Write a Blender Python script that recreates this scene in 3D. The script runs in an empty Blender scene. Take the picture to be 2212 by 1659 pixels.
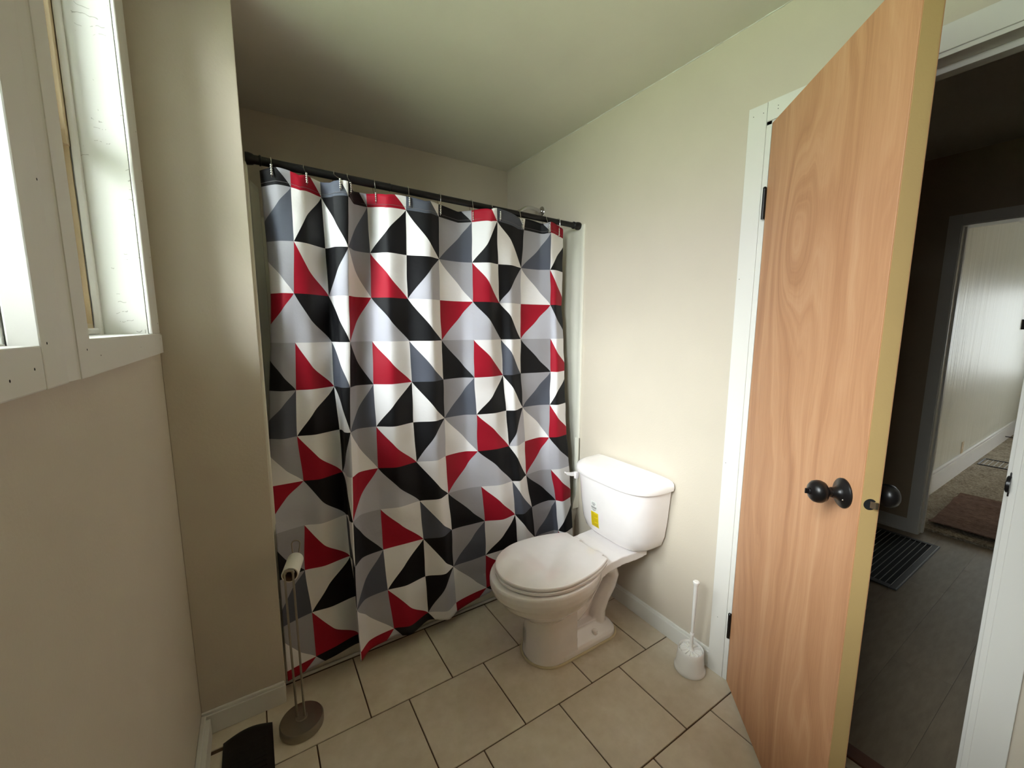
import bpy, bmesh, math, random
from mathutils import Vector, Matrix
random.seed(7)
SC = bpy.context.scene
COL = SC.collection
PI = math.pi

# ------------------------------------------------------------------ camera, sky, light, exposure
def make_camera():
    yaw, pitch, roll = 0.56764, 0.13627, -0.00295
    fw = Vector((math.sin(yaw)*math.cos(pitch), math.cos(yaw)*math.cos(pitch), -math.sin(pitch)))
    rt = Vector((math.cos(yaw), -math.sin(yaw), 0)); dn = fw.cross(rt)
    c, s = math.cos(roll), math.sin(roll)
    r2 = c*rt + s*dn; d2 = -s*rt + c*dn
    M = Matrix((( r2.x, -d2.x, -fw.x), (r2.y, -d2.y, -fw.y), (r2.z, -d2.z, -fw.z))).to_4x4()
    M.translation = Vector((0, 0, 1.42))
    cd = bpy.data.cameras.new('camera'); co = bpy.data.objects.new('camera', cd); COL.objects.link(co)
    co.matrix_world = M
    cd.sensor_fit = 'HORIZONTAL'; cd.sensor_width = 36; cd.lens = 882.65/2212*36
    cd.clip_start = 0.02; cd.clip_end = 200
    SC.camera = co
make_camera()

SC.view_settings.view_transform = 'Standard'
SC.view_settings.look = 'None'
SC.view_settings.gamma = 1
SC.view_settings.use_curve_mapping = False
SC.view_settings.exposure = 0.18
SKY = 13.0
w = bpy.data.worlds.new('overcast_sky'); SC.world = w; w.use_nodes = True
nt = w.node_tree; nt.nodes.clear()
o_ = nt.nodes.new('ShaderNodeOutputWorld'); b_ = nt.nodes.new('ShaderNodeBackground')
tc = nt.nodes.new('ShaderNodeTexCoord'); sp = nt.nodes.new('ShaderNodeSeparateXYZ')
cr = nt.nodes.new('ShaderNodeValToRGB')
cr.color_ramp.elements[0].position = 0.0; cr.color_ramp.elements[0].color = (.33, .345, .36, 1)   # overcast: the zenith is about three times the horizon
cr.color_ramp.elements[1].position = 1.0; cr.color_ramp.elements[1].color = (.94, .975, 1.03, 1)
nt.links.new(tc.outputs['Generated'], sp.inputs[0]); nt.links.new(sp.outputs['Z'], cr.inputs[0])
# the sun stands behind the cloud, behind and to the left of the viewer: one broad bright area of overcast
vd = nt.nodes.new('ShaderNodeVectorMath'); vd.operation = 'DOT_PRODUCT'; vd.inputs[1].default_value = Vector((-.45, -.62, .66)).normalized()
nt.links.new(tc.outputs['Generated'], vd.inputs[0])
mm = nt.nodes.new('ShaderNodeMath'); mm.operation = 'MAXIMUM'; mm.inputs[1].default_value = 0; nt.links.new(vd.outputs['Value'], mm.inputs[0])
mp = nt.nodes.new('ShaderNodeMath'); mp.operation = 'POWER'; mp.inputs[1].default_value = 4; nt.links.new(mm.outputs[0], mp.inputs[0])
ma = nt.nodes.new('ShaderNodeMath'); ma.operation = 'MULTIPLY_ADD'; ma.inputs[1].default_value = 8.5; ma.inputs[2].default_value = 1; nt.links.new(mp.outputs[0], ma.inputs[0])
vs = nt.nodes.new('ShaderNodeVectorMath'); vs.operation = 'SCALE'; nt.links.new(cr.outputs[0], vs.inputs[0]); nt.links.new(ma.outputs[0], vs.inputs['Scale'])
nt.links.new(vs.outputs[0], b_.inputs['Color']); b_.inputs['Strength'].default_value = SKY
nt.links.new(b_.outputs[0], o_.inputs[0])

def area(name, loc, rot, sx, sy, energy, color=(1, 1, 1), portal=False):
    l = bpy.data.lights.new(name, 'AREA'); l.shape = 'RECTANGLE'; l.size = sx; l.size_y = sy
    l.energy = energy; l.color = color
    if portal: l.cycles.is_portal = True
    o = bpy.data.objects.new(name, l); COL.objects.link(o); o.location = loc; o.rotation_euler = rot
    return o
# portals in the window openings only guide sampling of the sky
area('sky_portal', (-.42, .28, 1.89), (0, -PI/2, 0), .98, .86, 1, portal=True)
area('sky_portal', (-.42, 1.205, 1.89), (0, -PI/2, 0), .98, .62, 1, portal=True)
area('sky_portal', (9.36, -.15, 1.38), (0, PI/2, 0), 1.36, 1.5, 1, portal=True)

# ------------------------------------------------------------------ materials
MATS = {}
def srgb(r, g, b):
    f = lambda c: ((c/255)/12.92 if c/255 <= .04045 else ((c/255+.055)/1.055)**2.4)
    return (f(r), f(g), f(b), 1)
class N:
    def __init__(s, name):
        s.m = bpy.data.materials.new(name); s.m.use_nodes = True; s.t = s.m.node_tree; s.t.nodes.clear()
        s.out = s.n('ShaderNodeOutputMaterial'); s.p = s.n('ShaderNodeBsdfPrincipled')
        s.l(s.p.outputs[0], s.out.inputs[0])
    def n(s, t, **k):
        x = s.t.nodes.new(t)
        for a, v in k.items(): setattr(x, a, v)
        return x
    def l(s, a, b): s.t.links.new(a, b)
    def math(s, op, a, b=None, c=None):
        x = s.n('ShaderNodeMath', operation=op)
        for i, v in enumerate((a, b, c)):
            if v is None: continue
            if isinstance(v, (int, float)): x.inputs[i].default_value = v
            else: s.l(v, x.inputs[i])
        return x.outputs[0]
    def coord(s, which='Object', scale=(1, 1, 1)):
        t = s.n('ShaderNodeTexCoord'); m = s.n('ShaderNodeMapping'); m.inputs['Scale'].default_value = scale
        s.l(t.outputs[which], m.inputs['Vector']); return m.outputs[0]
    def noise(s, v, scale, detail=4, rough=.5):
        x = s.n('ShaderNodeTexNoise'); x.inputs['Scale'].default_value = scale
        x.inputs['Detail'].default_value = detail; x.inputs['Roughness'].default_value = rough
        s.l(v, x.inputs['Vector']); return x
    def ramp(s, f, stops, interp='LINEAR'):
        r = s.n('ShaderNodeValToRGB'); r.color_ramp.interpolation = interp
        e = r.color_ramp.elements
        while len(e) < len(stops): e.new(.5)
        for i, (p, c) in enumerate(stops):
            e[i].position = p; e[i].color = c
        s.l(f, r.inputs[0]); return r.outputs[0]
    def bump(s, h, strength, dist=.002):
        b = s.n('ShaderNodeBump'); b.inputs['Strength'].default_value = strength; b.inputs['Distance'].default_value = dist
        s.l(h, b.inputs['Height']); s.l(b.outputs[0], s.p.inputs['Normal']); return b
    def setp(s, **k):
        for a, v in k.items():
            s.p.inputs[a.replace('_', ' ')].default_value = v
def paint(name, col, rough=.5, bump=.25, bscale=90, var=.03, spec=.4):
    if name in MATS: return MATS[name]
    s = N(name); v = s.coord('Object')
    a = s.noise(v, 3.0, 4).outputs[0]
    c0 = tuple(x*(1-var) for x in col[:3])+(1,); c1 = tuple(min(1, x*(1+var)) for x in col[:3])+(1,)
    s.l(s.ramp(a, [(.3, c0), (.7, c1)]), s.p.inputs['Base Color'])
    h = s.noise(v, bscale, 3).outputs[0]; s.bump(h, bump, .0015)
    s.setp(Roughness=rough); s.p.inputs['Specular IOR Level'].default_value = spec
    MATS[name] = s.m; return s.m
def plain(name, col, rough=.4, metal=0, spec=.5, coat=0, var=.04):
    if name in MATS: return MATS[name]
    s = N(name); v = s.coord('Object')
    a = s.noise(v, 25.0, 3).outputs[0]
    c0 = tuple(x*(1-var) for x in col[:3])+(1,); c1 = tuple(min(1, x*(1+var)) for x in col[:3])+(1,)
    s.l(s.ramp(a, [(.3, c0), (.7, c1)]), s.p.inputs['Base Color'])
    s.setp(Roughness=rough, Metallic=metal); s.p.inputs['Specular IOR Level'].default_value = spec
    s.p.inputs['Coat Weight'].default_value = coat
    MATS[name] = s.m; return s.m

M_wall = paint('wall_paint', srgb(203, 193, 177), .42, .25, 140)
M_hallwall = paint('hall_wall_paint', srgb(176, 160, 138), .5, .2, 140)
M_ceil = paint('ceiling_paint', srgb(222, 217, 206), .75, .15, 200)
M_trim = paint('trim_paint', srgb(222, 220, 214), .38, .15, 60, .02)
M_ply_white = None
M_porc = plain('porcelain', srgb(248, 243, 242), .08, 0, .5, .4, .01)
M_plastic = plain('white_plastic', srgb(240, 238, 234), .22, 0, .5, 0, .01)
M_acryl = plain('tub_acrylic', srgb(224, 221, 208), .16, 0, .5, .3, .01)
M_black = plain('black_metal', srgb(24, 22, 22), .32, .3, .5)
M_rod = plain('black_rod', srgb(20, 19, 19), .45, .2, .4)
M_chrome = plain('chrome', srgb(215, 215, 215), .12, 1)
M_nickel = plain('brushed_nickel', srgb(160, 154, 142), .34, 1)
M_card = plain('cardboard_core', srgb(120, 95, 75), .9)
M_paper = paint('tissue_paper', srgb(232, 229, 218), .95, .3, 300, .02)
M_grout = paint('grout', srgb(88, 68, 50), .95, .5, 300, .15)
M_mdf = paint('door_edge_mdf', srgb(186, 156, 104), .6, .2, 200, .04)
M_cream = paint('sash_cream', srgb(206, 186, 152), .5, .3, 60, .05)
M_dark = plain('dark_void', srgb(10, 10, 10), .9)
M_lawn = paint('lawn', srgb(128, 142, 108), .95, .5, 30, .2)
M_caulk = paint('yellowed_caulk', srgb(205, 192, 158), .5, .3, 120, .12)

def m_plywhite():
    s = N('painted_plywood'); v = s.coord('Object', (1.2, 1.2, 1))
    base = srgb(228, 228, 222)
    n1 = s.noise(s.coord('Object', (3, 3, 1)), 9, 6, .6)
    w = s.n('ShaderNodeTexWave'); w.inputs['Scale'].default_value = 13; w.inputs['Distortion'].default_value = 12
    w.inputs['Detail'].default_value = 3; w.bands_direction = 'Z'
    s.l(v, w.inputs['Vector'])
    cracks = s.math('MULTIPLY', s.math('MULTIPLY', s.math('GREATER_THAN', w.outputs['Fac'], .985), s.math('GREATER_THAN', n1.outputs[0], .57)), .6)
    mx = s.n('ShaderNodeMix', data_type='RGBA'); s.l(cracks, mx.inputs[0])
    mx.inputs[6].default_value = base; mx.inputs[7].default_value = srgb(150, 146, 136)
    s.l(mx.outputs[2], s.p.inputs['Base Color'])
    h = s.math('SUBTRACT', s.math('MULTIPLY', n1.outputs[0], .5), cracks); s.bump(h, .5, .002)
    s.setp(Roughness=.45); return s.m
M_plyw = m_plywhite()

def m_tile():
    s = N('beige_floor_tile'); t = s.n('ShaderNodeNewGeometry'); oi = s.n('ShaderNodeObjectInfo')
    v = t.outputs['Position']
    n1 = s.noise(v, 4.5, 6, .6); n2 = s.noise(v, 22, 4, .6)
    f = s.math('ADD', s.math('MULTIPLY', n1.outputs[0], .7), s.math('MULTIPLY', n2.outputs[0], .3))
    c = s.ramp(f, [(.32, srgb(200, 185, 162)), (.5, srgb(213, 200, 180)), (.68, srgb(226, 215, 198))])
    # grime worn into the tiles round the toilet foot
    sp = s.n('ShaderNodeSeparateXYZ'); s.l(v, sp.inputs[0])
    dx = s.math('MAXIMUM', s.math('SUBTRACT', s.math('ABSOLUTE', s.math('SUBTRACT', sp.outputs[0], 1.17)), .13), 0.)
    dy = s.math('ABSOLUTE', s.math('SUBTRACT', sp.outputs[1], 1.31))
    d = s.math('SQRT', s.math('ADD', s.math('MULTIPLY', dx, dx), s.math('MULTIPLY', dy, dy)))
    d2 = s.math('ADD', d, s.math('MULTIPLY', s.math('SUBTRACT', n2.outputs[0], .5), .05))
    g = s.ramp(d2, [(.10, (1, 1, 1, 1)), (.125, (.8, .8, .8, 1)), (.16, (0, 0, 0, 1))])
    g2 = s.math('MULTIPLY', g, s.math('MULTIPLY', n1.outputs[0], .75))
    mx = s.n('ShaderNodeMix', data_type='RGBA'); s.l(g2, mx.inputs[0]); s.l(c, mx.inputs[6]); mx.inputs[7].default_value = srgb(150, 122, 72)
    br = s.math('ADD', s.math('MULTIPLY', oi.outputs['Random'], .10), .95)
    hs = s.n('ShaderNodeHueSaturation'); s.l(br, hs.inputs['Value']); s.l(mx.outputs[2], hs.inputs['Color'])
    s.l(hs.outputs[0], s.p.inputs['Base Color'])
    s.l(s.ramp(n2.outputs[0], [(.3, (.33,)*3+(1,)), (.7, (.5,)*3+(1,))]), s.p.inputs['Roughness'])
    s.bump(n2.outputs[0], .2, .002)
    return s.m
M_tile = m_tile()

def m_vinyl():
    s = N('grey_vinyl_plank'); v = s.coord('Object', (3, 14, 1)); oi = s.n('ShaderNodeObjectInfo')
    n1 = s.noise(v, 3, 6, .6)
    c = s.ramp(n1.outputs[0], [(.3, srgb(128, 112, 92)), (.7, srgb(148, 132, 110))])
    hs = s.n('ShaderNodeHueSaturation'); s.l(s.math('ADD', s.math('MULTIPLY', oi.outputs['Random'], .12), .94), hs.inputs['Value'])
    s.l(c, hs.inputs['Color']); s.l(hs.outputs[0], s.p.inputs['Base Color']); s.setp(Roughness=.38); s.bump(n1.outputs[0], .15, .001)
    return s.m
M_vinyl = m_vinyl()

def m_carpet(name, a, b, sc, scale=(1, 1, 1)):
    s = N(name); v = s.coord('Object', scale)
    n1 = s.noise(v, sc, 5, .75); n2 = s.noise(v, 6, 3)
    f = s.math('ADD', s.math('MULTIPLY', n1.outputs[0], .8), s.math('MULTIPLY', n2.outputs[0], .2))
    s.l(s.ramp(f, [(.38, a), (.62, b)]), s.p.inputs['Base Color']); s.setp(Roughness=1.0)
    s.p.inputs['Specular IOR Level'].default_value = .1
    s.bump(n1.outputs[0], 1, .01); return s.m
M_carpet = m_carpet('speckled_carpet', srgb(110, 98, 82), srgb(196, 184, 162), 70)
M_rug = m_carpet('brown_woven_rug', srgb(96, 72, 60), srgb(150, 122, 106), 60, (2, .5, 1))

def m_door():
    s = N('luan_plywood'); tc = s.n('ShaderNodeTexCoord'); sp = s.n('ShaderNodeSeparateXYZ'); s.l(tc.outputs['Object'], sp.inputs[0])
    x, z = sp.outputs[0], sp.outputs[2]
    def blob(x0, z0, wx, wz):
        a = s.math('DIVIDE', s.math('SUBTRACT', x, x0), wx); b = s.math('DIVIDE', s.math('SUBTRACT', z, z0), wz)
        return s.math('EXPONENT', s.math('MULTIPLY', s.math('ADD', s.math('MULTIPLY', a, a), s.math('MULTIPLY', b, b)), -1.))
    m1 = s.n('ShaderNodeMapping'); m1.inputs['Scale'].default_value = (2.2, 1, .5); s.l(tc.outputs['Object'], m1.inputs[0])
    wob = s.noise(m1.outputs[0], 1.6, 3, .5).outputs[0]
    f = s.math('ADD', s.math('MULTIPLY', x, 1.0), s.math('MULTIPLY', wob, .42))
    f = s.math('ADD', f, s.math('MULTIPLY', blob(.235, 1.70, .085, .20), .26))
    f = s.math('ADD', f, s.math('MULTIPLY', z, .07))
    wv = s.math('SINE', s.math('MULTIPLY', f, 95.)); wv2 = s.math('SINE', s.math('MULTIPLY', f, 31.))
    m2 = s.n('ShaderNodeMapping'); m2.inputs['Scale'].default_value = (60, 60, 2.5); s.l(tc.outputs['Object'], m2.inputs[0])
    fine = s.noise(m2.outputs[0], 3, 4, .6).outputs[0]
    cmb = s.n('ShaderNodeCombineXYZ'); s.l(s.math('MULTIPLY', f, 11.), cmb.inputs[0]); s.l(s.math('MULTIPLY', z, .5), cmb.inputs[2])
    band = s.noise(cmb.outputs[0], 1.5, 4, .65).outputs[0]
    t = s.math('ADD', s.math('MULTIPLY', wv, .012), s.math('MULTIPLY', wv2, .035))
    t = s.math('ADD', s.math('ADD', t, s.math('MULTIPLY', fine, .22)), s.math('MULTIPLY', band, .80))
    c = s.ramp(t, [(.28, srgb(166, 116, 82)), (.43, srgb(188, 137, 99)), (.56, srgb(200, 150, 111)), (.74, srgb(212, 167, 129))])
    # small crack at the knot's heart
    s.l(c, s.p.inputs['Base Color']); s.setp(Roughness=.48); s.p.inputs['Specular IOR Level'].default_value = .35
    s.bump(fine, .12, .001); return s.m
M_door = m_door()

def m_curtain():
    s = N('triangle_print_fabric'); uv = s.n('ShaderNodeUVMap'); uv.uv_map = 'UVMap'
    sp = s.n('ShaderNodeSeparateXYZ'); s.l(uv.outputs[0], sp.inputs[0])
    u, v = sp.outputs[0], sp.outputs[1]             # u in cells to the right, v in cells downwards (both kept positive)
    iu, iv = s.math('FLOOR', u), s.math('FLOOR', v)
    fu, fv = s.math('FRACT', u), s.math('FRACT', v)
    k = s.math('ADD', s.math('MULTIPLY', s.math('MODULO', iv, 4.), 3.), s.math('MODULO', iu, 3.))
    kk = s.math('DIVIDE', s.math('ADD', k, .5), 12.)
    Wh = srgb(233, 231, 233); Lg = srgb(184, 184, 194); Mg = srgb(158, 157, 164); Sl = srgb(82, 86, 98); Bk = srgb(18, 18, 21); Rd = srgb(158, 18, 40)
    # rows: header/4th type, then 1st, 2nd, 3rd; columns A (red header), B (slate), C (black): (diagonal, lower colour, upper colour)
    T = [('\\', Rd, Wh), ('\\', Sl, Wh), ('\\', Bk, Mg),
         ('/', Bk, Wh), ('\\', Wh, Bk), ('/', Sl, Mg),
         ('\\', Rd, Wh), ('/', Lg, Bk), ('\\', Wh, Mg),
         ('\\', Lg, Bk), ('\\', Bk, Wh), ('/', Lg, Rd)]
    st = lambda f_: [((i)/12, f_(t)) for i, t in enumerate(T)]
    one, zero = (1, 1, 1, 1), (0, 0, 0, 1)
    dg = s.ramp(kk, st(lambda t: one if t[0] == '\\' else zero), 'CONSTANT')
    lo = s.ramp(kk, st(lambda t: t[1]), 'CONSTANT'); up = s.ramp(kk, st(lambda t: t[2]), 'CONSTANT')
    bk = s.math('GREATER_THAN', fv, fu); fwd = s.math('GREATER_THAN', s.math('ADD', fu, fv), 1.)
    low = s.math('ADD', s.math('MULTIPLY', dg, bk), s.math('MULTIPLY', s.math('SUBTRACT', 1., dg), fwd))
    mx = s.n('ShaderNodeMix', data_type='RGBA'); s.l(low, mx.inputs[0]); s.l(up, mx.inputs[6]); s.l(lo, mx.inputs[7])
    s.l(mx.outputs[2], s.p.inputs['Base Color'])
    m2 = s.n('ShaderNodeMapping'); m2.inputs['Scale'].default_value = (120, 160, 1); s.l(uv.outputs[0], m2.inputs[0])
    wv = s.noise(m2.outputs[0], 1, 2)
    m3 = s.n('ShaderNodeMapping'); m3.inputs['Scale'].default_value = (1.3, 2.2, 1); s.l(uv.outputs[0], m3.inputs[0])
    cr_ = s.noise(m3.outputs[0], 1.6, 4, .55)
    h = s.math('ADD', s.math('MULTIPLY', wv.outputs[0], .03), s.math('MULTIPLY', cr_.outputs[0], .6))
    s.bump(h, .35, .012)
    s.setp(Roughness=.62); s.p.inputs['Specular IOR Level'].default_value = .22
    return s.m
M_curt = m_curtain()

def m_glass():
    m = bpy.data.materials.new('window_glass'); m.use_nodes = True; t = m.node_tree; t.nodes.clear()
    o = t.nodes.new('ShaderNodeOutputMaterial'); mix = t.nodes.new('ShaderNodeMixShader'); a = t.nodes.new('ShaderNodeBsdfTransparent')
    g = t.nodes.new('ShaderNodeBsdfGlossy'); g.inputs['Roughness'].default_value = .03; f = t.nodes.new('ShaderNodeFresnel'); f.inputs[0].default_value = 1.45
    a.inputs[0].default_value = (.95, .97, .95, 1)
    t.links.new(f.outputs[0], mix.inputs[0]); t.links.new(a.outputs[0], mix.inputs[1]); t.links.new(g.outputs[0], mix.inputs[2]); t.links.new(mix.outputs[0], o.inputs[0])
    return m
M_glass = m_glass()
def m_sheen():
    s = N('semigloss_wall_paint'); n1 = s.noise(s.coord('Object', (5, 5, .55)), 1.6, 4, .6); n2 = s.noise(s.coord('Object', (16, 16, 1.2)), 1.6, 3, .6)
    s.p.inputs['Base Color'].default_value = srgb(204, 201, 184); s.setp(Roughness=.42); s.p.inputs['Specular IOR Level'].default_value = .5
    s.bump(s.math('ADD', n1.outputs[0], s.math('MULTIPLY', n2.outputs[0], .2)), .8, .016); return s.m
M_sheen = m_sheen()
M_yellow = plain('yellow_sticker', srgb(240, 214, 20), .45)
M_ink = plain('grey_print', srgb(120, 120, 118), .7)
M_inky = plain('olive_print', srgb(176, 150, 20), .7)
M_brownwood = paint('threshold_wood', srgb(104, 66, 46), .5, .3, 60, .1)

# ------------------------------------------------------------------ mesh helpers
class MB:
    def __init__(s): s.v = []; s.f = []; s.uv = None
    def add(s, v, f):
        n = len(s.v); s.v += [tuple(p) for p in v]; s.f += [tuple(i+n for i in q) for q in f]; return s
    def box(s, x0, y0, z0, x1, y1, z1, bev=0, seg=2):
        x0, x1 = min(x0, x1), max(x0, x1); y0, y1 = min(y0, y1), max(y0, y1); z0, z1 = min(z0, z1), max(z0, z1)
        v = [(x, y, z) for z in (z0, z1) for y in (y0, y1) for x in (x0, x1)]
        f = [(0, 2, 3, 1), (4, 5, 7, 6), (0, 1, 5, 4), (2, 6, 7, 3), (0, 4, 6, 2), (1, 3, 7, 5)]
        if not bev: return s.add(v, f)
        bm = bmesh.new(); vs = [bm.verts.new(p) for p in v]
        for q in f: bm.faces.new([vs[i] for i in q])
        bmesh.ops.bevel(bm, geom=bm.edges[:], offset=bev, segments=seg, affect='EDGES', profile=.5)
        bm.verts.index_update(); s.add([p.co[:] for p in bm.verts], [[p.index for p in q.verts] for q in bm.faces]); bm.free()
        return s
    def loft(s, rings, cap0=True, cap1=True, closed=True):
        n = len(rings[0]); v = [p for r in rings for p in r]; f = []
        for i in range(len(rings)-1):
            for j in range(n if closed else n-1):
                k = (j+1) % n; f.append((i*n+j, i*n+k, (i+1)*n+k, (i+1)*n+j))
        if cap0: f.append(tuple(range(n-1, -1, -1)))
        if cap1: f.append(tuple((len(rings)-1)*n+j for j in range(n)))
        return s.add(v, f)
    def tube(s, path, r, n=12, cap=True):
        P = [Vector(p) for p in path]; R = r if isinstance(r, (list, tuple)) else [r]*len(P)
        rings = []; up = None
        for i, p in enumerate(P):
            t = (P[min(i+1, len(P)-1)]-P[max(i-1, 0)]).normalized()
            if up is None:
                a = Vector((0, 0, 1)) if abs(t.z) < .9 else Vector((1, 0, 0)); up = (a-t*a.dot(t)).normalized()
            else: up = (up-t*up.dot(t)).normalized()
            b = t.cross(up)
            rings.append([tuple(p+R[i]*(math.cos(2*PI*k/n)*up+math.sin(2*PI*k/n)*b)) for k in range(n)])
        return s.loft(rings, cap, cap)
    def lathe(s, prof, c=(0, 0, 0), axis=(0, 0, 1), n=32, cap=True):
        ax = Vector(axis).normalized(); a = Vector((1, 0, 0)) if abs(ax.x) < .9 else Vector((0, 1, 0))
        u = (a-ax*a.dot(ax)).normalized(); w_ = ax.cross(u); c = Vector(c)
        return s.loft([[tuple(c+ax*h+r*(math.cos(2*PI*k/n)*u+math.sin(2*PI*k/n)*w_)) for k in range(n)] for r, h in prof], cap, cap)
    def sphere(s, c, r, n=10):
        return s.lathe([(max(1e-5, r*math.sin(PI*i/n)), -r*math.cos(PI*i/n)) for i in range(n+1)], c, n=n+4)
ORG = {}
def link(name, mb, mat, parent=None, smooth=False, loc=None):
    base = ORG[parent.name] if parent is not None else Vector(loc or (0, 0, 0))
    me = bpy.data.meshes.new(name)
    me.from_pydata([(x-base.x, y-base.y, z-base.z) for x, y, z in mb.v], [], mb.f)
    me.validate(clean_customdata=False)
    for m in (mat if isinstance(mat, (list, tuple)) else [mat]): me.materials.append(m)
    bm = bmesh.new(); bm.from_mesh(me); bmesh.ops.recalc_face_normals(bm, faces=bm.faces); bm.to_mesh(me); bm.free()
    o = bpy.data.objects.new(name, me); COL.objects.link(o)
    if parent is not None: o.parent = parent
    else: o.location = base
    ORG[o.name] = base
    if smooth:
        for p in me.polygons: p.use_smooth = True
        try: me.set_sharp_from_angle(angle=math.radians(38 if smooth is True else smooth))
        except Exception: pass
    return o
def thing(name, label, cat, loc, group=None):
    o = bpy.data.objects.new(name, None); COL.objects.link(o); o.location = loc; o.empty_display_size = .05
    ORG[o.name] = Vector(loc); o['label'] = label; o['category'] = cat
    if group: o['group'] = group
    return o
def tag(o, label, cat, group=None):
    o['label'] = label; o['category'] = cat
    if group: o['group'] = group
    return o
def struct(name, mb, mat, label=None, parent=None, smooth=False):
    o = link(name, mb, mat, parent, smooth)
    if parent is None:
        o['kind'] = 'structure'
        if label: o['label'] = label
    return o
def box(*a, **k): return MB().box(*a, **k)

# ------------------------------------------------------------------ the setting
XL, XR, YW, ZC = -.236, 1.545, 1.64, 2.465
YB, YF = 2.487, -1.35
# left wall with two window openings
WZ0, WZ1 = 1.385, 2.392
m = MB()
m.box(XL-.2, YF, -.02, XL, YB, WZ0).box(XL-.2, YF, WZ1, XL, YB, ZC+.05)
m.box(XL-.2, YF, WZ0, XL, -.16, WZ1).box(XL-.2, .718, WZ0, XL, .888, WZ1).box(XL-.2, 1.522, WZ0, XL, YB, WZ1)
struct('wall_left', m, M_wall, 'beige wall with the two windows')
struct('wall_alcove_side', box(XL, YW, -.02, .022, YB, ZC+.02, bev=.002), M_wall, 'beige wall end beside the shower curtain')
struct('wall_back', box(-.4, YB, -.02, 1.75, YB+.1, ZC+.1), M_wall, 'beige wall at the back of the tub alcove')
m = MB()   # right wall with the door opening
m.box(XR, .80, -.02, XR+.11, YB, ZC+.1).box(XR, YF, -.02, XR+.11, .135, ZC+.1).box(XR, .135, 2.117, XR+.11, .80, ZC+.1)
struct('wall_right', m, M_wall, 'pale beige wall behind the toilet')
m = MB().box(XL-.2, YF-.12, -.02, XR+.11, YF, ZC+.1)
struct('wall_front', m, M_wall, 'beige wall behind the viewer')
struct('ceiling', box(XL-.2, YF-.12, ZC, XR+.11, YB+.1, ZC+.1), M_ceil, 'plain bathroom ceiling')

# ragged paint line where the walls meet the ceiling
m = MB(); pr = []
for i in range(90):
    y = YB-.0-i*.03; a = random.uniform(.001, .004)
    m.box(XR-a, y-.03, ZC-random.uniform(.001, .004), XR, y, ZC)
struct('trim_ceiling_line', m, M_trim, 'ragged white paint line under the ceiling edge')

# floor: grout bed and square tiles laid in offset rows
fl = struct('floor', box(XL-.01, YF, -.05, XR+.115, 1.80, -.004), M_grout, 'tiled bathroom floor')
TP = .3245; G = .0045
tile_me = {}
def tile(x0, x1, y0, y1):
    x0 += G/2; x1 -= G/2; y0 += G/2; y1 -= G/2
    if x1-x0 < .012 or y1-y0 < .012: return
    key = (round(x1-x0, 3), round(y1-y0, 3))
    if key not in tile_me:
        b = MB(); w_, d_ = key
        b.box(-w_/2, -d_/2, -.006, w_/2, d_/2, 0, bev=.0012, seg=1)
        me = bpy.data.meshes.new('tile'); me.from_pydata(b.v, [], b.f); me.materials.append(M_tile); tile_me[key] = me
    o = bpy.data.objects.new('tile', tile_me[key]); COL.objects.link(o); o.parent = fl
    o.location = ((x0+x1)/2, (y0+y1)/2, random.uniform(-.0004, .0004))
offs = {0: .278, 1: .095, 2: .2465, 3: .062, 4: .225, 5: .04, 6: .19, 7: .02, 8: .17, 9: .0}
for r in range(10):
    y1 = 1.7145-r*TP; y0 = y1-TP
    if r == 9: y0 = max(y0, YF)
    y0c = max(y0, YF)
    x = offs[r]-3*TP
    while x < XR+.11:
        xe = x+TP
        a, b = max(x, XL), min(xe, XR+.0)
        if b > a+.015:
            if r == 0 and b < -.03:      # the cut piece beside the register
                tile(a, b, 1.553, y1); tile(a, b, y0c, 1.541)
            else: tile(a, b, y0c, y1)
        x = xe
for (a, b) in ((.14, .42), (.42, .7445), (.7445, .80)):   # tiles continued under the door as far as the threshold
    tile(XR, XR+.045, a, b)
struct('trim_threshold', box(XR+.045, .15, -.004, XR+.10, .79, .006, bev=.002), M_brownwood, 'dark threshold strip under the bathroom door')

# baseboards
struct('baseboard_left', MB().box(XL, YF, 0, XL+.027, 1.613, .074, bev=.002).box(XL, YF, .072, XL+.014, 1.622, .086, bev=.003), M_trim)
struct('baseboard_alcove', MB().box(XL+.0, 1.626, 0, .020, YW, .074, bev=.002).box(XL, 1.631, .072, .018, YW, .086, bev=.003), M_trim)
struct('baseboard_right', MB().box(XR-.012, .862, 0, XR, 1.70, .072, bev=.002).box(XR-.008, .862, .070, XR, 1.70, .086, bev=.003), M_trim)
struct('baseboard_front', MB().box(XR-.012, YF, 0, XR, .078, .084, bev=.002), M_trim)

# bathroom door frame on the right wall
def nails(par, pts, ax=0, r=.0011):
    for p in pts:
        d = [0, 0, 0]; d[ax] = 1
        b = MB().lathe([(r, -.0006), (r*1.3, 0), (r*.4, .0004)], p, d, 8)
        link('nail_hole', b, M_dark, par)
CX = XR-.011
cas = struct('trim_door_casing', MB().box(CX, .80, 0, XR, .862, 2.18, bev=.0015), M_trim, 'white door casing with black hinges beside it')
nails(cas, [(CX, .845, 2.15), (CX, .812, 2.15), (CX, .852, 1.6), (CX, .835, .25), (CX, .85, .9)])
cas = struct('trim_door_head', MB().box(CX-.001, .078, 2.117, XR, .7985, 2.1805, bev=.0015), M_trim, 'white head casing over the bathroom door')
nails(cas, [(CX-.001, .765, 2.155), (CX-.001, .765, 2.145)])
cas = struct('trim_door_latch_casing', MB().box(CX, .080, 0, XR, .140, 2.1165, bev=.0015), M_trim, 'white casing on the latch side of the door')
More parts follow.
